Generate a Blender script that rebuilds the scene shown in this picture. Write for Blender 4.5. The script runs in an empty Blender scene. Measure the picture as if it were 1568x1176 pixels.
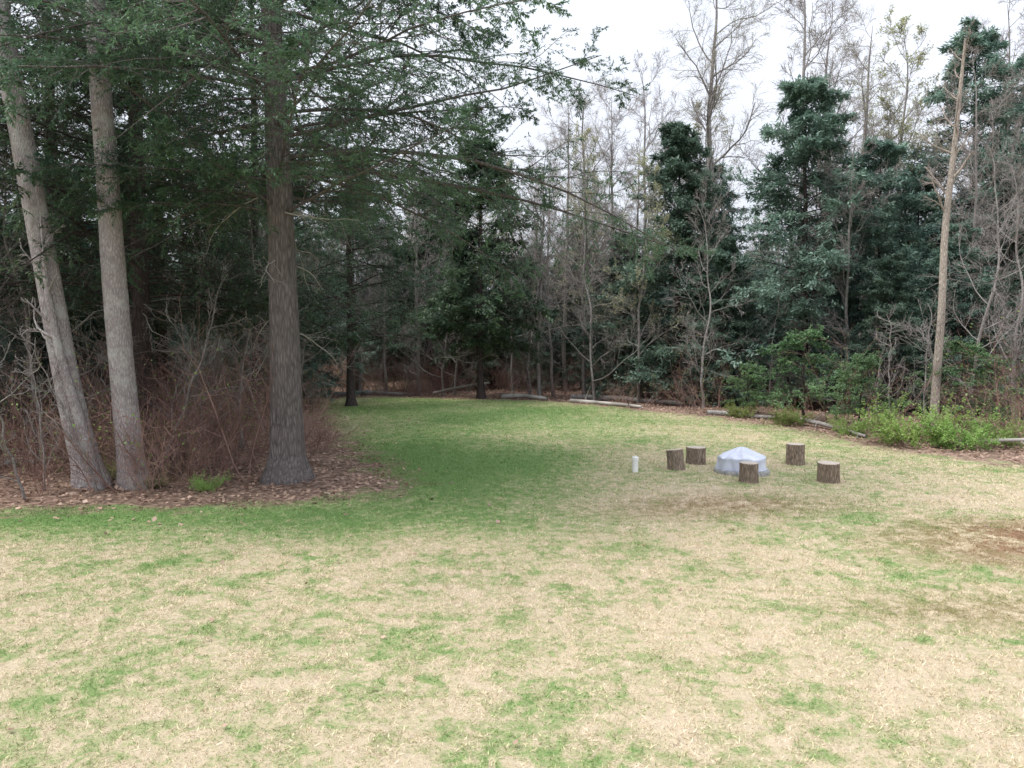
import bpy, math, numpy as np
from mathutils import Vector
rng=np.random.default_rng(7)
sc=bpy.context.scene
def link(o): sc.collection.objects.link(o); return o
# ------------------------------------------------------------ materials
def newmat(n):
    m=bpy.data.materials.new(n); m.use_nodes=True; nt=m.node_tree
    return m,nt,nt.nodes['Principled BSDF'],nt.nodes['Material Output']
def nd(nt,t,**k):
    n=nt.nodes.new(t)
    for a,v in k.items(): setattr(n,a,v)
    return n
def setin(n,**k):
    for a,v in k.items(): n.inputs[a.replace('_',' ')].default_value=v
def noise(nt,vec,scale,detail=4,rough=.6,dist=0):
    n=nd(nt,'ShaderNodeTexNoise'); setin(n,Scale=scale,Detail=detail,Roughness=rough,Distortion=dist)
    if vec is not None: nt.links.new(vec,n.inputs['Vector'])
    return n.outputs['Fac']
def ramp(nt,fac,stops,interp='LINEAR'):
    r=nd(nt,'ShaderNodeValToRGB'); r.color_ramp.interpolation=interp
    e=r.color_ramp.elements
    while len(e)<len(stops): e.new(0.5)
    for i,(p,c) in enumerate(stops):
        e[i].position=p; e[i].color=(c,c,c,1) if isinstance(c,(int,float)) else (*c,1)
    nt.links.new(fac,r.inputs[0]); return r.outputs[0]
def mix(nt,f,a,b,bt='MIX'):
    n=nd(nt,'ShaderNodeMix',data_type='RGBA',blend_type=bt)
    for s,v in ((0,f),(6,a),(7,b)):
        if hasattr(v,'is_linked'): nt.links.new(v,n.inputs[s])
        else: n.inputs[s].default_value=v if s==0 else (*v,1)
    return n.outputs[2]
def math_(nt,op,a,b=None,c=None,clamp=False):
    n=nd(nt,'ShaderNodeMath',operation=op,use_clamp=clamp)
    for i,v in enumerate((a,b,c)):
        if v is None: continue
        if hasattr(v,'is_linked'): nt.links.new(v,n.inputs[i])
        else: n.inputs[i].default_value=v
    return n.outputs[0]
def mapping(nt,vec,loc=(0,0,0),scale=(1,1,1)):
    m=nd(nt,'ShaderNodeMapping'); m.inputs['Location'].default_value=loc; m.inputs['Scale'].default_value=scale
    nt.links.new(vec,m.inputs['Vector']); return m.outputs[0]
def bump(nt,h,bsdf,st=.5,dist=.02):
    b=nd(nt,'ShaderNodeBump'); setin(b,Strength=st,Distance=dist); nt.links.new(h,b.inputs['Height']); nt.links.new(b.outputs[0],bsdf.inputs['Normal'])

def bark(name,c1,c2,sc_=6,vert=.25,lich=None):
    m,nt,b,o=newmat(name); tc=nd(nt,'ShaderNodeTexCoord').outputs['Object']
    v=mapping(nt,tc,scale=(1,1,vert))
    n=noise(nt,v,sc_*3,5,.7,.6); n2=noise(nt,tc,1.3,2,.6)
    v2=nd(nt,'ShaderNodeTexVoronoi',feature='DISTANCE_TO_EDGE'); setin(v2,Scale=sc_*3.2); nt.links.new(v,v2.inputs['Vector'])
    h=math_(nt,'ADD',math_(nt,'MULTIPLY',v2.outputs[0],1.2),n)
    col=mix(nt,ramp(nt,h,[(.35,0),(.95,1)]),c1,c2)
    col=mix(nt,ramp(nt,n2,[(.35,0),(.7,.5)]),col,tuple(x*.6 for x in c2))
    if lich: col=mix(nt,ramp(nt,noise(nt,tc,2.6,5,.7),[(.50,0),(.64,.75)]),col,lich)
    nt.links.new(col,b.inputs['Base Color']); b.inputs['Roughness'].default_value=.9; b.inputs['Specular IOR Level'].default_value=.2
    bump(nt,h,b,.9,.03); return m
def plain(name,c1,c2):
    m,nt,b,o=newmat(name); tc=nd(nt,'ShaderNodeNewGeometry').outputs['Position']
    nt.links.new(mix(nt,ramp(nt,noise(nt,tc,1.1,1),[(.35,0),(.65,1)]),c1,c2),b.inputs['Base Color']); b.inputs['Roughness'].default_value=.9; b.inputs['Specular IOR Level'].default_value=.2; return m
def leafmat(name,dark,light,tr=.3,objvar=.35):
    m,nt,b,o=newmat(name)
    a=nd(nt,'ShaderNodeAttribute',attribute_name='rnd').outputs['Fac']
    g=nd(nt,'ShaderNodeNewGeometry').outputs['Position']
    n=noise(nt,g,.6,2,.6)
    f=math_(nt,'ADD',math_(nt,'MULTIPLY',a,.6),math_(nt,'MULTIPLY_ADD',n,1.8,-.7),clamp=True)
    col=mix(nt,f,dark,light)
    oi=nd(nt,'ShaderNodeObjectInfo').outputs['Random']
    hs=nd(nt,'ShaderNodeHueSaturation'); nt.links.new(col,hs.inputs['Color'])
    nt.links.new(math_(nt,'MULTIPLY_ADD',oi,.05,.475),hs.inputs['Hue']); nt.links.new(math_(nt,'MULTIPLY_ADD',oi,objvar*2,1-objvar*.7),hs.inputs['Value'])
    col=hs.outputs[0]
    nt.links.new(col,b.inputs['Base Color']); b.inputs['Roughness'].default_value=.5; b.inputs['Specular IOR Level'].default_value=.4
    t=nd(nt,'ShaderNodeBsdfTranslucent'); nt.links.new(col,t.inputs['Color'])
    ms=nd(nt,'ShaderNodeMixShader'); ms.inputs[0].default_value=tr
    nt.links.new(b.outputs[0],ms.inputs[1]); nt.links.new(t.outputs[0],ms.inputs[2]); nt.links.new(ms.outputs[0],o.inputs['Surface'])
    return m
M_barkH=bark('hemlock_bark',(.06,.052,.05),(.24,.21,.20),7,.18)
M_barkG=bark('grey_bark',(.20,.17,.17),(.52,.465,.46),9,.35,(.50,.49,.47))
M_barkD=bark('dark_bark',(.035,.028,.028),(.12,.095,.09),7,.2)
M_barkT=bark('bare_bark',(.17,.15,.14),(.40,.365,.345),7,.3,(.42,.42,.39))
M_barkP=bark('pale_bark',(.26,.215,.18),(.54,.47,.41),6,.3)
M_twig=plain('twig_bark',(.22,.19,.18),(.40,.355,.335))
M_dead=plain('dead_branch',(.24,.225,.20),(.44,.42,.38))
M_shrub=plain('shrub_stem',(.20,.115,.095),(.38,.245,.21))
M_hem=leafmat('hemlock_needles',(.036,.072,.045),(.13,.20,.11),.35)
M_hemHazy=leafmat('hazed_spruce_needles',(.085,.15,.12),(.23,.325,.25),.3)  # needle colour lightened to paint in the haze over the far conifers
M_hemY=leafmat('young_needles',(.07,.13,.06),(.18,.27,.12),.3)
M_bud=leafmat('spring_buds',(.32,.30,.18),(.46,.49,.27),.4)
M_green=leafmat('spring_leaves',(.15,.25,.06),(.32,.46,.13),.4)
M_litter=leafmat('dead_leaves',(.18,.11,.08),(.52,.37,.27),.1,.1)
# ------------------------------------------------------------ mesh builder
def nrm(v): return v/np.maximum(np.linalg.norm(v,axis=-1,keepdims=True),1e-9)
class MB:
    def __init__(s): s.V=[];s.F=[];s.M=[];s.A=[];s.S=[];s.n=0
    def add(s,V,F,mat,rnd=None,smooth=True):
        s.V.append(V.reshape(-1,3)); s.F.append(F.reshape(-1,4)+s.n); m=F.reshape(-1,4).shape[0]
        s.M.append(np.full(m,mat)); s.A.append(np.zeros(m) if rnd is None else rnd); s.S.append(np.full(m,smooth)); s.n+=V.reshape(-1,3).shape[0]
    def tubes(s,P,R,k,mat,lump=0):
        N,n,_=P.shape; T=nrm(np.gradient(P,axis=1)); mt=nrm(T.mean(1))
        ref=np.where(np.abs(mt[:,2:3])>.8,np.array([[1.,0,0]]),np.array([[0,0,1.]]))[:,None,:]
        U=nrm(np.cross(T,np.broadcast_to(ref,T.shape))); W=np.cross(T,U)
        a=np.arange(k)*2*np.pi/k
        RR=R[:,:,None,None]
        if lump: RR=RR*(1+lump*rng.normal(size=(N,1,k,1)))*(1+lump*.4*rng.normal(size=(N,n,k,1)))
        V=P[:,:,None,:]+RR*(np.cos(a)[None,None,:,None]*U[:,:,None,:]+np.sin(a)[None,None,:,None]*W[:,:,None,:])
        I=np.arange(N*n*k).reshape(N,n,k); I2=np.roll(I,-1,axis=2)
        F=np.stack([I[:,:-1],I2[:,:-1],I2[:,1:],I[:,1:]],-1)
        s.add(V,F,mat)
    def quads(s,p,d,side,L,W,mat,base=0.0):
        L=L[:,None];W=W[:,None]
        V=np.stack([p-side*W*base,p+d*L*.45+side*W*.5,p+d*L,p+d*L*.45-side*W*.5],1)
        n=len(p); F=np.arange(n*4).reshape(n,4); s.add(V,F,mat,rng.random(n),False)
    def mesh(s,name,mats):
        V=np.concatenate(s.V);F=np.concatenate(s.F);me=bpy.data.meshes.new(name)
        me.vertices.add(len(V)); me.vertices.foreach_set('co',V.astype(np.float32).ravel())
        me.loops.add(F.size); me.loops.foreach_set('vertex_index',F.astype(np.int32).ravel())
        me.polygons.add(len(F)); me.polygons.foreach_set('loop_start',np.arange(0,F.size,4,dtype=np.int32))
        me.polygons.foreach_set('material_index',np.concatenate(s.M).astype(np.int32))
        me.update(calc_edges=True)
        me.polygons.foreach_set('use_smooth',np.concatenate(s.S))
        a=me.attributes.new('rnd','FLOAT','FACE'); a.data.foreach_set('value',np.concatenate(s.A).astype(np.float32))
        for m in mats: me.materials.append(m)
        return me
def interp(P,R,t):
    N,n,_=P.shape; x=np.clip(t,0,.9999)*(n-1); i=np.floor(x).astype(int); f=(x-i)[...,None]; ar=np.arange(N)[:,None]
    a=P[ar,i];b=P[ar,i+1]; return a*(1-f)+b*f, nrm(b-a), R[ar,i]*(1-f[...,0])+R[ar,i+1]*f[...,0]
def walk(pos,d,L,n,up,wig):
    pts=[pos]
    for i in range(n-1):
        d=nrm(d+np.array([0,0,up])+wig*rng.normal(size=d.shape)); pts.append(pts[-1]+d*(L/(n-1))[...,None])
    return np.stack(pts,-2)
def grow(P,R,k,t0,t1,ang,lenf,npts,up=0,wig=.1,rr=.55,flat=0,rmin=.003,tip=.3):
    N=len(P); t=t0+(t1-t0)*(np.arange(k)[None]+rng.random((N,k)))/k
    pos,tan,rad=interp(P,R,t); PL=np.linalg.norm(np.diff(P,axis=1),axis=2).sum(1)[:,None]
    L=lenf(t,PL)*rng.uniform(.65,1.15,t.shape)
    v=rng.normal(size=pos.shape); v[...,2]*=(1-flat); v=nrm(v-tan*(v*tan).sum(-1,keepdims=True))
    a=rng.normal(ang,.18,t.shape)[...,None]; d=tan*np.cos(a)+v*np.sin(a)
    C=walk(pos,d,L,npts,up,wig).reshape(N*k,npts,3)
    r0=np.maximum(rad*rr,rmin).reshape(-1,1); return C, np.maximum(r0*np.linspace(1,tip,npts)[None],rmin*.7)
def leaves(mb,P,per,L,W,mat,t0=.1,ang=.9,droop=.15,jit=.25,pos_j=.0):
    N=len(P); t=rng.uniform(t0,1,(N,per)); R=np.zeros(P.shape[:2]); pos,tan,_=interp(P,R,t)
    up=np.array([0,0,1.])+rng.normal(size=pos.shape)*jit; side=nrm(np.cross(tan,up))*np.where(rng.random((N,per,1))<.5,-1,1)
    d=nrm(tan*math.cos(ang)+side*math.sin(ang)+rng.normal(size=pos.shape)*jit-np.array([0,0,droop]))
    s=nrm(np.cross(d,up)); q=rng.uniform(.6,1.2,N*per)
    if pos_j: pos=pos+rng.normal(size=pos.shape)*pos_j
    mb.quads(pos.reshape(-1,3),d.reshape(-1,3),s.reshape(-1,3),q*L,q*W,mat)
def spath(pts,rad,n):
    pts=np.array(pts,float);t=np.linspace(0,1,len(pts));u=np.linspace(0,1,n)
    P=np.stack([np.interp(u,t,pts[:,i]) for i in range(3)],1)
    for _ in range(2): P[1:-1]=(P[:-2]+2*P[1:-1]+P[2:])/4
    return P[None],np.interp(u,t,rad)[None]
def hemlock(name,H,r0,base,rad,n1,k2,k3,lf,L,W,mats,path=None,bias=None,dead=.12,dead_low=0,droop=-.05,topup=.4,zpow=1.08,pp=.75,s2=.42):
    mb=MB(); n=24
    if path is None:
        z=np.linspace(-.2,H,n); P=np.stack([np.cumsum(rng.normal(0,.02,n)),np.cumsum(rng.normal(0,.02,n)),z],1)[None]
    else: P,_=spath(path,[1]*len(path),n)
    u=np.linspace(0,1,n); R=(r0*((1-u)**.8)+.01)[None]; R[0,0]*=1.45; R[0,1]*=1.08
    big=k3>0
    Pf,Rf=spath(P[0],R[0],90 if big else 30); Rf=Rf*(1+.25*np.exp(-((Pf[:,:,2])/.22)**2)); mb.tubes(Pf,Rf,16 if big else 8,0,.03)
    zt=base+(H-base)*((np.arange(n1)+rng.random(n1))/n1)**zpow*.98; uu=(zt-base)/(H-base)
    tt=np.interp(zt,P[0,:,2],np.linspace(0,1,n))[None]
    pos,tan,rr=interp(P,R,tt); pos=pos[0];rr=rr[0]
    az=rng.uniform(0,2*np.pi,n1)
    ln=rad*(1-uu)**pp*np.minimum(1,.65+uu*3)*rng.uniform(.55,1.12,n1)+.25
    if bias: ln*=1+bias[1]*np.cos(az-bias[0])
    el=rng.normal(.12,.16,n1)+topup*uu
    d=np.stack([np.cos(az)*np.cos(el),np.sin(az)*np.cos(el),np.sin(el)],1)
    B=walk(pos,d,ln,10,droop,.07); RB=np.maximum(np.minimum(rr*.42,.008+ln*.005)[:,None]*np.linspace(1,.15,10)[None],.004)
    mb.tubes(B,RB,4,0)
    live=rng.random(n1)>dead
    def go(B,RB,foliage,m):
        C,RC=grow(B,RB,k2,.12,.98,1.0,lambda t,p:s2*p*(1.15-t)*.9+.15,6 if big else 4,-.03,.10,.5,.85,.004)
        mb.tubes(C,RC,3,m)
        if k3:
            D,RD=grow(C,RC,k3,.1,.98,.85,lambda t,p:.38*p*(1.2-t)+.08,4,-.06,.12,.5,.7,.003)
            mb.tubes(D[::2],RD[::2],3,m)
            if foliage: leaves(mb,D,lf,L,W,1); leaves(mb,C,lf,L,W,1)
        elif foliage: leaves(mb,C,lf,L,W,1,pos_j=.06,jit=.3)
        if foliage: leaves(mb,B,lf,L,W,1,t0=.4)
    go(B[live],RB[live],True,0)
    if (~live).any(): go(B[~live],RB[~live],False,0)
    if dead_low:
        zt=rng.uniform(base*.5,base+.5,dead_low); tt=np.interp(zt,P[0,:,2],np.linspace(0,1,n))[None]; pos,_,rr=interp(P,R,tt)
        az=rng.uniform(0,2*np.pi,dead_low); el=rng.normal(-.1,.25,dead_low); d=np.stack([np.cos(az)*np.cos(el),np.sin(az)*np.cos(el),np.sin(el)],1)
        B=walk(pos[0],d,rng.uniform(.8,2.2,dead_low),8,-.06,.16); RB=.016*np.linspace(1,.25,8)[None]*np.ones((dead_low,1)); mb.tubes(B,RB,5,2)
        C,RC=grow(B,RB,6,.2,.95,.8,lambda t,p:.3*p,5,0,.2,.5,.3,.004); mb.tubes(C,RC,3,2)
        D,RD=grow(C,RC,4,.2,.95,.8,lambda t,p:.4*p,4,0,.2,.5,.3,.003); mb.tubes(D,RD,3,2)
    return mb.mesh(name,mats)
def baretree(name,H,r0,k1,k2,k3,k4,t0,spread,bud,mats,path=None,rad=None,ang=.85,up=.06,budn=2,budL=.07,lean=0,tw=.0055):
    mb=MB(); n=22
    if path is None:
        z=np.linspace(-.2,H,n); P=np.stack([np.cumsum(rng.normal(0,.07,n))+lean*z,np.cumsum(rng.normal(0,.07,n)),z],1)[None]
        R=(r0*(1-np.linspace(0,1,n))**.75+.008)[None]; R[0,0]*=1.3
    else: P,R=spath(path,rad,n)
    Pf,Rf=spath(P[0],R[0],70 if path else 32); Rf=Rf*(1+.3*np.exp(-(Pf[:,:,2]/.25)**2)); mb.tubes(Pf,Rf,14 if path else 8,0,.03)
    B,RB=grow(P,R,k1,t0,.99,ang,lambda t,p:spread*p*(1.15-t*.75),9,up,.15,.5,0,.012); mb.tubes(B,RB,4,0)
    C,RC=grow(B,RB,k2,.15,.99,.75,lambda t,p:.48*p*(1.15-t*.6),6,up*.7,.17,.55,0,.008); mb.tubes(C,RC,3,0)
    D,RD=grow(C,RC,k3,.15,.99,.7,lambda t,p:.55*p*(1.15-t*.6),4,.03,.18,.6,0,tw,.5); mb.tubes(D,RD,3,1)
    E=D
    if k4: E,RE=grow(D,RD,k4,.1,.99,.65,lambda t,p:.65*p,3,.03,.15,.7,0,tw*.8,.6); mb.tubes(E,RE,3,1)
    if bud: leaves(mb,E,budn,budL,budL*.6,2,jit=.8,droop=0)
    return mb.mesh(name,mats)
# ------------------------------------------------------------ terrain
poly=np.array([(-60,9.5),(-14,10.9),(-7.4,11.5),(-4.7,11.8),(-3.2,12.2),(-2.3,12.8),(-2.05,13.5),(-2.75,15.5),(-4.1,18.9),(-6.1,25),(-8.3,33),(-5.2,34.3),(-.9,32.8),(2.2,30.8),(4.15,27),(6.4,24.5),(7.7,22.3),(8.5,19.8),(9.2,17.7),(10.4,15.9),(14,14),(25,11),(60,6),(60,-60),(-60,-60)],float)
def sdist(x,y):
    x=np.asarray(x,float);y=np.asarray(y,float);dm=np.full(x.shape,1e9);ins=np.zeros(x.shape,bool)
    for i in range(len(poly)):
        ax,ay=poly[i];bx,by=poly[(i+1)%len(poly)];dx,dy=bx-ax,by-ay
        t=np.clip(((x-ax)*dx+(y-ay)*dy)/(dx*dx+dy*dy),0,1);dm=np.minimum(dm,np.hypot(x-ax-t*dx,y-ay-t*dy))
        c=((ay>y)!=(by>y)); 
        with np.errstate(divide='ignore',invalid='ignore'): xi=(bx-ax)*(y-ay)/(by-ay if by!=ay else 1e-9)+ax
        ins^=c&(x<xi)
    return np.where(ins,dm,-dm)
def hgt(x,y):
    s=sdist(x,y); f=np.clip(-s/4,0,1)
    h=.035*np.sin(x*.45+1)*np.cos(y*.33)+.02*np.sin(x*1.1+y*.8)+.16*np.exp(-((x+.5)/7)**2-((y-25)/6)**2)
    h=h+f*.10*np.sin(x*.9+y*.6)*np.cos(y*.7-x*.3)+f*.05*np.sin(x*2.3)*np.sin(y*2.1)
    return h+np.clip(y-40,0,60)*.10+np.clip(np.abs(x)-40,0,60)*.08
ax=np.concatenate([-np.geomspace(700,26,30),np.arange(-25,26,.25),np.geomspace(27,700,30)])
ay=np.concatenate([-np.geomspace(700,3,18),np.arange(-2,46,.25),np.geomspace(47,900,34)])
X,Y=np.meshgrid(ax,ay,indexing='ij'); Z=hgt(X,Y); mb=MB()
I=np.arange(X.size).reshape(X.shape); F=np.stack([I[:-1,:-1],I[1:,:-1],I[1:,1:],I[:-1,1:]],-1)
mb.add(np.stack([X,Y,Z],-1),F,0)
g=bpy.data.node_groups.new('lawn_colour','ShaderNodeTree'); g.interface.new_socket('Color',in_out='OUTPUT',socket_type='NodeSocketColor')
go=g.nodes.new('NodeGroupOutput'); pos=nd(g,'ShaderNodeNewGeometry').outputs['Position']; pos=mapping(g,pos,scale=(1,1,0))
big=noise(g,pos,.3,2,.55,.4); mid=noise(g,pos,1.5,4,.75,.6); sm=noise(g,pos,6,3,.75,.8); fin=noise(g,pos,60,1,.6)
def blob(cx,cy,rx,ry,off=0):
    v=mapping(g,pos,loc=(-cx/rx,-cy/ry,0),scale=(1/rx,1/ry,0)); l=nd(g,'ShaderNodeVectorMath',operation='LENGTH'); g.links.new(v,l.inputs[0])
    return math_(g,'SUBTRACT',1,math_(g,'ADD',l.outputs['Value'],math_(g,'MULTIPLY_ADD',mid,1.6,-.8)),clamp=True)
f=math_(g,'MULTIPLY_ADD',big,.8,.09)
for n_,w in ((mid,1.5),(sm,1.6),(fin,.55)): f=math_(g,'ADD',f,math_(g,'MULTIPLY_ADD',n_,w,-.5*w))
for b_,w in ((blob(-1.6,15.5,4.2,5.5),.85),(blob(-3.5,27,7,12),.34),(blob(-7,10.9,10,1.7),.6),(blob(-2.6,6.3,1.1,1.1),.25),(blob(3,25,12,10),.3),(blob(-3.3,5.0,1.6,.9),.25)):  # first blob: greener grass with the hemlock's shade painted into its colour
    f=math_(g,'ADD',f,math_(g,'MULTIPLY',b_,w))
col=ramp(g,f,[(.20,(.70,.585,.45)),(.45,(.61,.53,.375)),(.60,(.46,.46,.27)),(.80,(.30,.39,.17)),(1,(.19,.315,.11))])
br=math_(g,'MULTIPLY',math_(g,'ADD',math_(g,'ADD',blob(7.0,9.4,3.0,1.9),math_(g,'MULTIPLY',blob(3.3,11.8,2.6,1.2),.5)),math_(g,'MULTIPLY',blob(4.6,7.2,2.2,.8),.4)),ramp(g,math_(g,'ADD',mid,math_(g,'MULTIPLY',sm,.6)),[(.66,0),(.86,1.8)]),clamp=True)
col=mix(g,br,col,(.33,.20,.13))
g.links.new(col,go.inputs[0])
mg,nt,b,o=newmat('ground')
ed=nd(nt,'ShaderNodeAttribute',attribute_name='edge').outputs['Fac']; P_=nd(nt,'ShaderNodeNewGeometry').outputs['Position']
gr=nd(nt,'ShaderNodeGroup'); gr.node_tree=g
n1=noise(nt,P_,1.5,5,.7); msk=ramp(nt,math_(nt,'MULTIPLY_ADD',n1,3.0,math_(nt,'ADD',ed,-1.5)),[(0,0),(.7,1)])
vo=nd(nt,'ShaderNodeTexVoronoi'); setin(vo,Scale=14,Randomness=1); nt.links.new(P_,vo.inputs['Vector'])
vc=nd(nt,'ShaderNodeSeparateColor'); nt.links.new(vo.outputs['Color'],vc.inputs[0])
fl=ramp(nt,vc.outputs[0],[(0,(.12,.08,.06)),(.4,(.22,.145,.11)),(.75,(.33,.225,.17)),(1,(.44,.32,.24))])
fl=mix(nt,ramp(nt,noise(nt,P_,.5,4),[(.4,0),(.7,.7)]),fl,(.10,.07,.055))
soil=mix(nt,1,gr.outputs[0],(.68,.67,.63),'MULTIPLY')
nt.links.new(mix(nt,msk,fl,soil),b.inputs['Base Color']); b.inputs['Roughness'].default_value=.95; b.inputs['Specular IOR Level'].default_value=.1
bump(nt,math_(nt,'ADD',noise(nt,P_,30,4,.7),vo.outputs[0]),b,.8,.03)
me=mb.mesh('ground',[mg]); a=me.attributes.new('edge','FLOAT','POINT'); a.data.foreach_set('value',np.clip(sdist(X,Y),-5,5).astype(np.float32).ravel())
link(bpy.data.objects.new('ground',me))
# ------------------------------------------------------------ scatter
def scatter(name,pts,rot,scl,idx,meshes):
    me=bpy.data.meshes.new(name); me.from_pydata([tuple(p) for p in pts],[],[])
    for nm,ty,dat,key in (('rot','FLOAT_VECTOR',rot,'vector'),('scl','FLOAT',scl,'value'),('idx','INT',idx,'value')):
        a=me.attributes.new(nm,ty,'POINT'); a.data.foreach_set(key,np.asarray(dat,np.int32 if ty=='INT' else np.float32).ravel())
    ob=link(bpy.data.objects.new(name,me)); co=bpy.data.collections.new(name+'_parts')
    for i,m in enumerate(meshes): co.objects.link(bpy.data.objects.new('%s_part_%02d'%(name,i),m))
    ng=bpy.data.node_groups.new(name+'_gn','GeometryNodeTree')
    ng.interface.new_socket('Geometry',in_out='INPUT',socket_type='NodeSocketGeometry'); ng.interface.new_socket('Geometry',in_out='OUTPUT',socket_type='NodeSocketGeometry')
    gi=ng.nodes.new('NodeGroupInput');go=ng.nodes.new('NodeGroupOutput');ci=ng.nodes.new('GeometryNodeCollectionInfo')
    ci.inputs['Collection'].default_value=co; ci.inputs['Separate Children'].default_value=True; ci.inputs['Reset Children'].default_value=True
    ip=ng.nodes.new('GeometryNodeInstanceOnPoints'); ip.inputs['Pick Instance'].default_value=True
    def at(n,t):
        x=ng.nodes.new('GeometryNodeInputNamedAttribute'); x.data_type=t; x.inputs['Name'].default_value=n; return x.outputs['Attribute']
    L=ng.links.new; L(gi.outputs[0],ip.inputs['Points']);L(ci.outputs[0],ip.inputs['Instance']);L(at('idx','INT'),ip.inputs['Instance Index'])
    L(at('rot','FLOAT_VECTOR'),ip.inputs['Rotation']);L(at('scl','FLOAT'),ip.inputs['Scale']);L(ip.outputs[0],go.inputs[0])
    ob.modifiers.new('scatter','NODES').node_group=ng; return ob
def rz(n,t=0): return np.stack([rng.normal(0,t,n) if t else np.zeros(n),rng.normal(0,t,n) if t else np.zeros(n),rng.uniform(0,6.283,n)],1)
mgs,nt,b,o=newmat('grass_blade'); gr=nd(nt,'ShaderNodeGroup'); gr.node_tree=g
a=nd(nt,'ShaderNodeAttribute',attribute_name='rnd').outputs['Fac']
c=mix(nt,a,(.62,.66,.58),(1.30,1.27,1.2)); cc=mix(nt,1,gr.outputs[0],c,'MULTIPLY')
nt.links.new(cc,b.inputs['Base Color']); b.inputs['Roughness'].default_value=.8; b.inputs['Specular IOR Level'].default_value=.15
tiles=[]; TS=.6
for i in range(8):
    far=i>=4
    mb=MB(); n=360 if far else 1200; p=np.stack([rng.uniform(-TS*.52,TS*.52,n),rng.uniform(-TS*.52,TS*.52,n),np.full(n,-.008)],1)
    d=rng.normal(size=(n,3))*np.array([.75,.75,.1]); d[:,2]=np.abs(d[:,2])+.5; d=nrm(d); s=nrm(np.cross(d,rng.normal(size=(n,3))))
    q=rng.uniform(.4,1.1,n)*(1+.6*(rng.random(n)<.04)); mb.quads(p,d,s,q*(.058 if far else .05),rng.uniform(.003,.007,n)*(1.8 if far else 1),0,base=.25); tiles.append(mb.mesh('grass_tile',[mgs]))
gx,gy=np.meshgrid(np.arange(-19,24,TS),np.arange(2.2,35,TS)); gx=gx.ravel();gy=gy.ravel()
k=(sdist(gx,gy)>.05+rng.normal(0,.25,len(gx)))&(np.abs(gx)<gy*.85+3); gx=gx[k];gy=gy[k]; n=len(gx)
r=np.zeros((n,3)); r[:,2]=rng.integers(0,4,n)*math.pi/2
scatter('lawn_grass',np.stack([gx,gy,hgt(gx,gy)],1),r,np.ones(n),rng.integers(0,4,n)+np.where(gy>11+rng.normal(size=n),4,0),tiles)
# leaf litter
mb=MB(); n=90000; x=rng.uniform(-24,26,n); y=10+rng.random(n)**1.4*32; s=sdist(x,y); k=(rng.random(n)<np.clip(1-(s+.3)/.5,0,1))|(rng.random(n)<.28*np.exp(-np.clip(s,0,9)/.55))|(rng.random(n)<.002); x=x[k];y=y[k];n=len(x)
p=np.stack([x,y,hgt(x,y)+rng.uniform(.005,.05,n)],1); d=nrm(rng.normal(size=(n,3))*np.array([1,1,.3])); s=nrm(np.cross(d,np.array([0,0,1])+rng.normal(size=(n,3))*.45)); q=rng.uniform(.5,1.1,n)
mb.quads(p,d,s,q*.09,q*.07,0); 
n=70; x=rng.uniform(-6,7,n);y=rng.uniform(4,12,n); p=np.stack([x,y,hgt(x,y)+.03],1); d=nrm(rng.normal(size=(n,3))*np.array([1,1,.2])); s=nrm(np.cross(d,np.array([0,0,1])+rng.normal(size=(n,3))*.45)); mb.quads(p,d,s,np.full(n,.055),np.full(n,.04),0)
link(bpy.data.objects.new('leaf_litter',mb.mesh('leaf_litter',[M_litter])))
# ------------------------------------------------------------ trees
def put(name,me,x,y,rot=0,s=1,z=None):
    o=link(bpy.data.objects.new(name,me)); o.location=(x,y,float(hgt(x,y)) if z is None else z); o.rotation_euler=(0,0,rot); o.scale=(s,s,s); return o
hm=hemlock('hemlock_main',16,.29,4.6,7.3,96,24,10,26,.07,.021,[M_barkH,M_hem,M_dead],path=[(0,0,-.2),(-.03,0,3),(-.1,0,6),(-.25,.05,9),(-.2,.1,12),(-.1,0,16)],bias=(.2,.12),dead=.08,dead_low=11,droop=-.045,zpow=1.3,pp=.65)
put('hemlock_tree',hm,-3.96,13.8,-.25)
hm2=hemlock('hemlock_near',16,.20,3.0,5.8,92,14,7,15,.10,.033,[M_barkD,M_hem,M_dead],dead=.08,dead_low=10,zpow=1.25,pp=.6)
for x,y,r,s in ((-7.9,16.6,0,1),(-11.5,20,2,1.05),(-14.5,16.5,4,.95),(-7.8,24,1,.9),(-17,22,3,1.1),(-12,27,5,1),(-5.8,28.5,2.2,.72)): put('hemlock_tree',hm2,x,y,r,s)
def conif(nm,H,r,base,mat,n1=90,k2=13,lf=38,L=.22,W=.07,**k): return hemlock(nm,H,.15,base,r,n1,k2,0,lf,L,W,[M_barkD,mat,M_dead],**k)
cA=conif('conif_a',10.5,3.5,2.0,M_hem,dead=.12,dead_low=8,pp=.6); cB=conif('conif_b',12,4.0,.9,M_hemHazy,n1=120,dead=.04,topup=.45,pp=.65,zpow=1.15); cC=conif('conif_c',13,5.2,.6,M_hemHazy,n1=150,dead=.04,topup=.35,pp=.7,zpow=1.2); cE=conif('conif_e',15.5,4.2,5.0,M_hemHazy,n1=110,dead=.10,dead_low=6,pp=.6)
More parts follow.
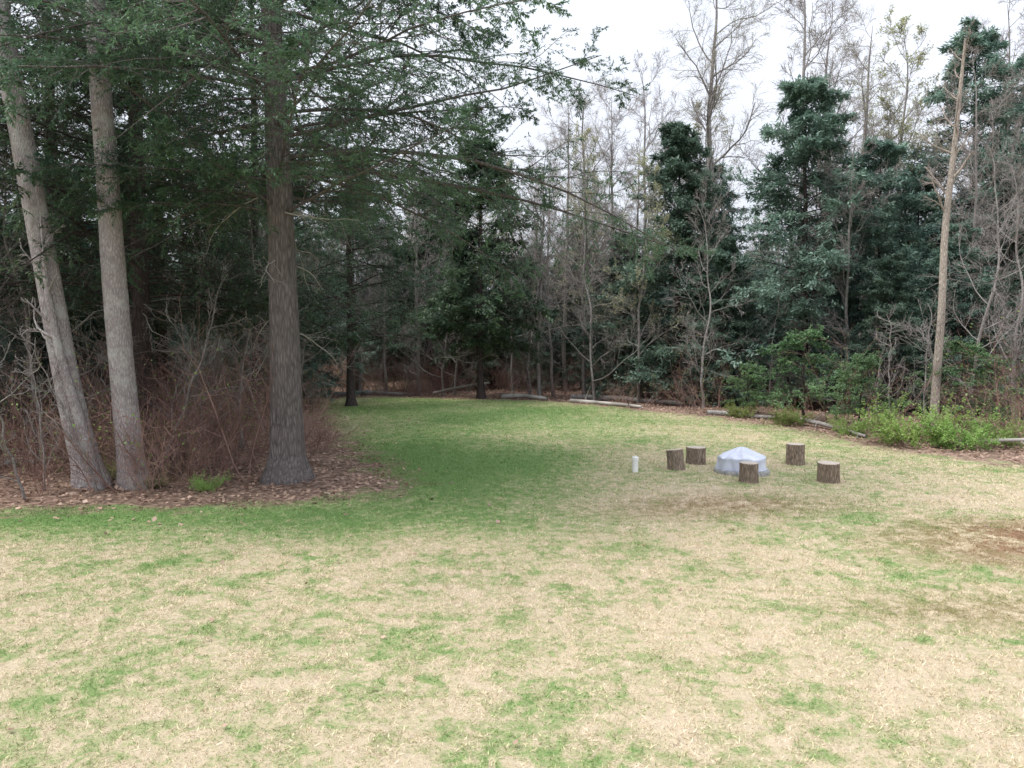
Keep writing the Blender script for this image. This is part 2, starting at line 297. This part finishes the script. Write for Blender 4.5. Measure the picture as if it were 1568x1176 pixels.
for me_,x,y,r,s in ((cA,-1.25,33,0,1),(cB,6.6,32,1,.93),(cC,10.9,29.5,2,.95),(cC,14,30,3,.78),(cC,8.8,36,1,.8),(cE,19.2,33,1,1),(cE,23.5,36,4,1),(cC,17,33,3,.75),(cC,19.6,31,2,.66),(cA,3.8,43,4,.8),(cA,-4.2,41,2,1.0),(cE,-7.5,38,3,.75),(cC,15.3,27,4,.5),(cC,22.5,29,4,.72),(cB,1.2,43,5,.62),(cC,-10,34,2,.8),(cB,8,29.5,3,.52),(cC,-4,46,1,.68),(cB,-1,40,1,.55),(cC,26,33,1,.85),
  (cC,-15,31,0,.7),(cC,-19,27,2,.7),(cB,-12.5,36,1,.7),(cC,-23,32,3,.8),(cB,-9,31,4,.6),(cC,-7,44,5,.65),(cC,12.6,26.5,1,.42),(cC,18.3,27,4,.5),(cC,-17.5,37,5,.7),(cB,-14,23,5,.5),(cB,-18.5,18,1,.6),(cC,30,30,1,.75),(cC,4.9,35,1,.55),(cB,2.5,39,2,.55),(cC,21,24.5,1,.5),(cB,16.8,25,2,.45)):
    put('hemlock_tree',me_,x,y,r,s)
sap=hemlock('sapling',2.7,.035,.7,1.7,22,9,4,16,.09,.028,[M_barkD,M_hemY,M_dead],dead=0)
for x,y,r,s in ((8.9,23.8,0,1),(9.6,21.6,1,.75),(7.6,25.5,2,.6),(12.5,22,3,.9)): put('pine_sapling',sap,x,y,r,s)
t1=baretree('t1',16,.2,8,6,5,2,.68,.25,False,[M_barkG,M_twig],path=[(.1,0,-.2),(-.27,0,1.4),(-.54,0,3.26),(-.87,0,5.4),(-1.2,0,7.5),(-1.5,.1,9.5),(-1.8,.2,12.5),(-2,.2,16)],rad=[.26,.21,.195,.185,.17,.15,.10,.03])
put('maple_tree',t1,-7.15,13.2)
t1b=baretree('t1b',4,.07,8,4,3,0,.5,.25,False,[M_barkG,M_twig],path=[(0,0,-.2),(-.3,-.03,1.2),(-.55,-.05,2.1),(-.75,-.05,3.2),(-.85,0,4.5)],rad=[.10,.085,.07,.05,.01],tw=.003)
put('maple_sapling',t1b,-6.85,13.0)
t2=baretree('t2',16,.2,10,6,5,2,.66,.25,False,[M_barkG,M_twig],path=[(0,0,-.2),(-.14,0,1.6),(-.26,0,3.6),(-.32,0,5.4),(-.42,0,7.1),(-.5,.1,9),(-.45,.1,12.5),(-.4,.2,16)],rad=[.23,.20,.19,.175,.16,.14,.09,.03])
put('maple_tree',t2,-6.4,13.25)
mt=[M_barkT,M_twig,M_bud]; mtp=[M_barkP,M_twig,M_bud]
b1=baretree('b1',18,.19,20,9,7,4,.3,.27,True,mt,budn=1,budL=.05); b2=baretree('b2',15,.12,22,8,7,4,.25,.26,False,mt); b3=baretree('b3',12,.085,20,8,6,4,.2,.30,False,mt)
b4=baretree('b4',13,.09,20,8,6,3,.2,.28,True,mt,budn=3,budL=.07); b5=baretree('b5',11.5,.13,12,6,5,3,.5,.16,False,mtp,path=[(0,0,-.2),(.06,.02,1.8),(.16,0,3.6),(.2,.1,6),(.42,.1,8.2),(.5,.08,9.6),(.6,0,11.5)],rad=[.135,.115,.105,.095,.08,.06,.03]); b6=baretree('b6',8,.045,18,7,5,3,.1,.34,False,mt,lean=.05,ang=1.1,tw=.0045)
for me_,x,y,r,s in ((b1,8.7,35,0,1.05),(b1,14.0,36,2,.93),(b2,4.6,36,1,.9),(b5,11.6,21.6,0,.92),(b6,13.3,22.6,1,1),(b3,12,27.8,2,.8),(b4,15.3,33,3,.9),(b3,16,28,5,1),(b2,18,27,2,.85),(b2,12.2,33.5,3,1.2),(b4,16.8,35,1,1.2),(b2,21,34,3,1.1),
  (b4,3.2,35,1,.85),(b3,1.8,34.5,2,.8),(b2,1.2,33.6,5,.7),(b4,5,31,2,.7),(b6,3.2,31.6,3,1),(b6,-3,35,1,1),(b2,-4.3,36,3,.75),(b3,-5.8,36,4,.8),(b2,-6.9,35.5,2,.6),(b6,-2.5,35.5,0,1),(b4,0,38,0,.8),(b6,6.8,28,2,.9),(b2,-9,29,1,.7),(b6,-7.2,27,1,1),(b6,-6.2,18,2,.8),(b6,-9.7,16,4,.9),(b3,-11,15,0,.8),(b1,17.5,40,1,1.0),(b4,10.5,41,5,1.1),(b2,6.7,40,3,1.05),(b2,2.6,38,4,.9),(b1,3.5,39,3,.8),
  (b6,15,23.5,2,1.0),(b3,5.6,34,2,.9),(b6,.8,35.5,2,1.2)):
    put('bare_tree',me_,x,y,r,s)
# distant woods
N=1400; x=rng.uniform(-70,75,N); y=rng.uniform(14,74,N); s=sdist(x,y); k=((s<-5)&(y>42)&(rng.random(N)<.7))|((s<-3)&(x<-14)&(y>20)&(rng.random(N)<.7))|((s<-3)&(x>25)&(rng.random(N)<.6))
k&=(np.abs(x)<y*.9+8); k&=rng.random(N)<.6; x=x[k];y=y[k];n=len(x)
con=(rng.random(n)<np.where(y<62,.6,.35)); idx=np.where(con,rng.integers(1,3,n),rng.integers(3,7,n)); scl=rng.uniform(.6,1.0,n)*np.where(con,.66,.85)
xx=np.linspace(-16,22,18)+rng.normal(0,.6,18); yy=rng.uniform(44,50,18)
x=np.r_[x,xx];y=np.r_[y,yy];idx=np.r_[idx,np.full(18,2)];scl=np.r_[scl,rng.uniform(.38,.52,18)];n=len(x)
scatter('distant_woods',np.stack([x,y,hgt(x,y)],1),rz(n,.03),scl,idx,[cA,cB,cC,b1,b2,b3,b4])
# undergrowth
shr=[]
for i in range(5):
    mb=MB(); n=[10,7,13,9,5][i]; a=rng.uniform(0,6.28,n); p=np.stack([np.cos(a),np.sin(a),a*0],1)*rng.uniform(0,.6,(n,1)); p[:,2]=-.05
    sp=[.35,.8,.2,.5,.25][i]
    d=nrm(np.stack([np.cos(a)*sp,np.sin(a)*sp,np.ones(n)],1)+rng.normal(size=(n,3))*.2); L=rng.uniform(.6,2.3,n)
    B=walk(p,d,L,7,-.02 if i==1 else 0,.15); RB=.009*np.linspace(1,.35,7)[None]*rng.uniform(.6,1.5,(n,1)); mb.tubes(B,RB,3,0)
    C,RC=grow(B,RB,7,.25,.98,.7,lambda t,p:.4*p,4,.02,.16,.6,0,.003); mb.tubes(C,RC,3,0)
    D,RD=grow(C,RC,3,.2,.98,.7,lambda t,p:.45*p,3,0,.15,.6,0,.0025); mb.tubes(D,RD,3,0)
    if i==3: leaves(mb,D,1,.05,.03,1,jit=.8)
    shr.append(mb.mesh('shrub_%d'%i,[M_shrub if i!=4 else M_twig,M_green]))
shr.append(baretree('u5',4,.022,12,5,4,0,.1,.34,False,[M_barkT,M_twig,M_bud],ang=1.0,tw=.004))
N=5200; x=rng.uniform(-26,28,N); y=rng.uniform(10.5,44,N); s=sdist(x,y); cl=.5+.5*np.sin(x*1.3+2*np.sin(y*.7))*np.sin(y*1.1+x*.4)
pr=np.where(x<-2.5,.40,.20)*(.3+1.3*cl)*np.where((x<-3)&(y<17),1.6,1); k=(s<-.5)&(rng.random(N)<pr)&(np.abs(x)<y*.8+3); k&=~((x>-4.6)&(x<-2)&(y<17)&(s>-1.6)); x=x[k];y=y[k];n=len(x)
scatter('undergrowth',np.stack([x,y,hgt(x,y)],1),rz(n,.15),rng.uniform(.4,1.25,n)*np.where(sdist(x,y)>-1.5,.6,1),np.where(x<-2.5,rng.choice([0,1,1,3,3,2,5],n),rng.choice([0,1,2,3,3,4,5],n)),shr)
mb=MB(); n=40; a=rng.uniform(0,6.28,n); p=np.stack([np.cos(a),np.sin(a),a*0-.05],1)*rng.uniform(0,.5,(n,1)); d=nrm(np.stack([np.cos(a)*.7,np.sin(a)*.7,np.ones(n)],1)+rng.normal(size=(n,3))*.25)
B=walk(p,d,rng.uniform(.5,1.35,n),7,-.03,.14); RB=.008*np.linspace(1,.3,7)[None]*np.ones((n,1)); mb.tubes(B,RB,4,0)
C,RC=grow(B,RB,9,.15,.98,.7,lambda t,p:.35*p,5,0,.16,.6,0,.003); mb.tubes(C,RC,3,0); leaves(mb,C,20,.06,.035,1,jit=.7,pos_j=.02); gs=mb.mesh('green_shrub',[M_shrub,M_green])
for x,y,r,s in ((9.6,18.9,0,1.05),(10.5,18.3,1,.85),(8.9,20.6,3,.5),(8.0,22.6,2,.55),(11.5,18.6,4,.6),(-5.0,12.9,1,.28),(-6.1,13.3,2,.25),(-7.0,14,2,.35),(7.2,24.6,1,.5)): put('green_shrub',gs,x,y,r,s)
# ------------------------------------------------------------ logs
def log(name,p0,p1,r,mat,bend=.1):
    mb=MB(); p0=np.array(p0,float);p1=np.array(p1,float); u=np.linspace(0,1,14)[:,None]; P=p0+(p1-p0)*u; P[:,2]+=hgt(P[:,0],P[:,1])+r*.7+bend*np.sin(u[:,0]*3)*abs(rng.normal())*.4; P[:,1]+=bend*np.sin(u[:,0]*5)
    mb.tubes(P[None],(r*np.linspace(1,.6,14))[None],12,0,.06)
    for e in (0,13): q=np.stack([P[e],P[e]+(P[e]-P[7])*.002],0); mb.tubes(q[None],np.array([[r*(1 if e==0 else .6),.001]]),12,0)
    B,RB=grow(P[None],np.full((1,14),r),5,.2,.95,.9,lambda t,p:.6+0*t,5,.05,.15,.25); mb.tubes(B,RB,4,0)
    link(bpy.data.objects.new(name,mb.mesh(name,[mat])))
for p0,p1,r,m in (((-.4,32.9,0),(1.4,31.9,0),.11,M_dead),((2.3,30.6,0),(4.5,27.4,0),.09,M_dead),((6.3,25.3,0),(8.1,24.3,0),.09,M_barkT),((-8,35.2,0),(-4.3,35.6,0),.12,M_barkT),((2.5,33,0),(6.5,30.0,0),.13,M_barkT),((8.3,23,.1),(9.0,20,.0),.07,M_barkT),((-12.5,14,0),(-9,15.3,0),.09,M_barkT),((10.3,18.2,.1),(13.5,17,.3),.05,M_dead),((-3.5,34.9,.1),(-1,34.5,.5),.07,M_dead)): log('fallen_log',p0,p1,r,m)
# ------------------------------------------------------------ stumps
mtop,nt,b,o=newmat('cut_wood'); tc=nd(nt,'ShaderNodeTexCoord').outputs['Object']; w=nd(nt,'ShaderNodeTexWave',wave_type='RINGS',rings_direction='Z'); setin(w,Scale=22,Distortion=2.5,Detail=3); nt.links.new(tc,w.inputs['Vector'])
cw=mix(nt,w.outputs['Fac'],(.38,.32,.26),(.58,.51,.43)); cw=mix(nt,ramp(nt,noise(nt,tc,9,4),[(.45,0),(.75,.6)]),cw,(.25,.21,.18)); nt.links.new(cw,b.inputs['Base Color']); b.inputs['Roughness'].default_value=.9; bump(nt,w.outputs['Fac'],b,.3,.01)
M_stump=bark('stump_bark',(.085,.065,.05),(.40,.31,.24),9,.25)
def stump(x,y,r,h,tilt=(0,0),s=0):
    mb=MB(); k=48; a=np.arange(k)*2*np.pi/k; q=np.random.default_rng(s)
    prof=1+.05*np.cos(2*a+q.uniform(0,6))+.03*np.cos(3*a+q.uniform(0,6))+.02*np.cos(7*a+q.uniform(0,6))
    groove=.035*np.abs(np.sin(a*9+q.uniform(0,6)+np.sin(a*3)))+.02*q.normal(size=k)
    zs=[-.04,0,.05,h*.3,h*.6,h*.85,h-.015,h-.003]; fr=[1.06,1.05,1.02,1,.98,.985,.99,.965]
    V=[np.stack([np.cos(a)*r*f*(prof-groove),np.sin(a)*r*f*(prof-groove),a*0+z],1) for z,f in zip(zs,fr)]; V=np.array(V)
    I=np.arange(len(zs)*k).reshape(-1,k);I2=np.roll(I,-1,1); mb.add(V,np.stack([I[:-1],I2[:-1],I2[1:],I[1:]],-1),0,smooth=False)
    T=[np.stack([np.cos(a)*r*.965*f*(1+(prof-groove-1)*f),np.sin(a)*r*.965*f*(1+(prof-groove-1)*f),a*0+h-.003+z],1) for f,z in ((1,0),(.93,.002),(.6,-.003),(.3,.002),(.01,.0))]
    I=np.arange(5*k).reshape(-1,k);I2=np.roll(I,-1,1); mb.add(np.array(T),np.stack([I[:-1],I2[:-1],I2[1:],I[1:]],-1),1)
    o=put('tree_stump',mb.mesh('tree_stump',[M_stump,mtop]),x,y,q.uniform(0,6)); o.rotation_euler[0]=tilt[0];o.rotation_euler[1]=tilt[1]
for i,(x,y,r,h,t) in enumerate(((3.15,15.0,.155,.38,(.03,-.12)),(3.72,15.8,.19,.34,(0,.03)),(4.17,13.75,.175,.34,(0,0)),(5.7,15.75,.185,.41,(0,0)),(5.6,13.85,.19,.35,(.03,.04)))): stump(x,y,r,h,t,i)
# ------------------------------------------------------------ covered fire pit
mc,nt,b,o=newmat('cover_fabric'); tc=nd(nt,'ShaderNodeTexCoord').outputs['Object']; nn=noise(nt,tc,4,3,.5,.6)
nt.links.new(ramp(nt,nn,[(.3,(.47,.50,.60)),(.7,(.62,.65,.75))]),b.inputs['Base Color']); b.inputs['Roughness'].default_value=.5; b.inputs['Sheen Weight'].default_value=.2; bump(nt,nn,b,.5,.04)
ms_,nt,b,o=newmat('fire_pit_stone'); tc=nd(nt,'ShaderNodeTexCoord').outputs['Object']; nn=noise(nt,tc,12,5); nt.links.new(ramp(nt,nn,[(.3,(.25,.25,.25)),(.7,(.5,.49,.47))]),b.inputs['Base Color']); b.inputs['Roughness'].default_value=.9; bump(nt,nn,b,.5,.02)
e=link(bpy.data.objects.new('covered_fire_pit',None)); e.location=(4.33,14.75,float(hgt(4.33,14.75))); e.empty_display_size=.2
mb=MB(); k=120; a=np.arange(k)*2*np.pi/k
pr=[(.46,.02),(.452,.07),(.445,.13),(.435,.18),(.428,.23),(.428,.27),(.432,.30),(.415,.315),(.35,.34),(.27,.375),(.19,.415),(.11,.46),(.05,.485),(.02,.492),(.001,.493)]
V=[]
oc=1/np.cos(((a+.2)%(np.pi/4))-np.pi/8)*.955
for i,(r,z) in enumerate(pr):
    w=max(0,1-z/.33)
    rr=r*oc*(1+.05*w*np.sin(a*9+z*5)+.025*w*np.sin(a*21+1+z*8)); zz=z+(.012*np.sin(a*3+1)+.016*np.sin(a*8+i*.3)*(z>.31))*min(1,r/.25)
    if i==0: zz=zz+.025*np.sin(a*6)+.01
    V.append(np.stack([np.cos(a)*rr,np.sin(a)*rr,zz+0*a],1))
I=np.arange(len(pr)*k).reshape(-1,k);I2=np.roll(I,-1,1); mb.add(np.array(V),np.stack([I[:-1],I2[:-1],I2[1:],I[1:]],-1),0)
o=bpy.data.objects.new('fabric_cover',mb.mesh('fabric_cover',[mc])); link(o).parent=e
mb=MB(); an=np.linspace(0,2*np.pi,61); mb.tubes(np.stack([np.cos(an)*.455,np.sin(an)*.455,.10+0*an],1)[None],np.full((1,61),.008),6,0); o=bpy.data.objects.new('drawstring',mb.mesh('drawstring',[mc])); link(o).parent=e
import bmesh
bm=bmesh.new()
for j in range(14):
    aa=j*2*math.pi/14; r_=bmesh.ops.create_cube(bm,size=1)
    for v in r_['verts']:
        c=v.co; c.x*=.14;c.y*=.21;c.z*=.10; xx=c.x+.43;yy=c.y; v.co=Vector((xx*math.cos(aa)-yy*math.sin(aa),xx*math.sin(aa)+yy*math.cos(aa),c.z+.03))
bmesh.ops.bevel(bm,geom=bm.edges[:],offset=.012,segments=2,affect='EDGES')
me=bpy.data.meshes.new('stone_ring'); bm.to_mesh(me); bm.free(); me.materials.append(ms_); o=bpy.data.objects.new('stone_ring',me); link(o).parent=e
# ------------------------------------------------------------ pipe
mw,nt,b,o=newmat('white_plastic'); tc=nd(nt,'ShaderNodeTexCoord').outputs['Object']; nt.links.new(ramp(nt,noise(nt,tc,6,4),[(.3,(.74,.74,.72)),(.6,(.84,.84,.83))]),b.inputs['Base Color']); b.inputs['Roughness'].default_value=.45
mb=MB(); pf=[(.055,-.05),(.055,.21),(.056,.215),(.064,.218),(.064,.275),(.058,.287),(.025,.289),(.025,.305),(.001,.306)]
k=32;a=np.arange(k)*2*np.pi/k; V=np.array([np.stack([np.cos(a)*r,np.sin(a)*r,0*a+z],1) for r,z in pf]); I=np.arange(len(pf)*k).reshape(-1,k);I2=np.roll(I,-1,1); mb.add(V,np.stack([I[:-1],I2[:-1],I2[1:],I[1:]],-1),0,smooth=False)
put('white_vent_pipe',mb.mesh('white_vent_pipe',[mw]),2.3,14.6)
# ------------------------------------------------------------ light, sky, camera
SE,SR=math.radians(60),math.radians(-95)
w=bpy.data.worlds.new('World'); sc.world=w; w.use_nodes=True; nt=w.node_tree; bg=nt.nodes['Background']
sky=nd(nt,'ShaderNodeTexSky',sky_type='NISHITA'); sky.sun_disc=False; sky.sun_elevation=SE; sky.sun_rotation=SR; sky.dust_density=3
tc=nd(nt,'ShaderNodeTexCoord').outputs['Generated']; cl=ramp(nt,noise(nt,mapping(nt,tc,scale=(1,1,2.5)),1.6,5,.55,.4),[(.3,.72),(.65,.97)])
sx=nd(nt,'ShaderNodeSeparateXYZ'); nt.links.new(tc,sx.inputs[0]); z=math_(nt,'MAXIMUM',sx.outputs[2],0)   # overcast sky: zenith brighter than horizon
gz=math_(nt,'MULTIPLY_ADD',math_(nt,'MULTIPLY',z,z),1.9,.97)
vm=nd(nt,'ShaderNodeVectorMath',operation='SCALE'); vm.inputs[0].default_value=(6.5,6.8,7.5); nt.links.new(gz,vm.inputs['Scale'])
c=mix(nt,cl,sky.outputs[0],vm.outputs[0]); nt.links.new(c,bg.inputs['Color']); bg.inputs['Strength'].default_value=.145
L=bpy.data.lights.new('sun','SUN'); L.energy=3.2; L.angle=math.radians(16); L.color=(1,.96,.90); lo=link(bpy.data.objects.new('sun',L))
dv=Vector((math.sin(SR)*math.cos(SE),math.cos(SR)*math.cos(SE),math.sin(SE))); lo.rotation_euler=dv.to_track_quat('Z','Y').to_euler()
cam=bpy.data.cameras.new('camera'); cam.lens=27.7; cam.sensor_width=36; cam.clip_end=3000; co=link(bpy.data.objects.new('camera',cam)); co.location=(0,0,2.5); co.rotation_euler=(math.radians(90-3.22),0,0); sc.camera=co
sc.view_settings.view_transform='Standard'; sc.view_settings.look='None'; sc.view_settings.exposure=0
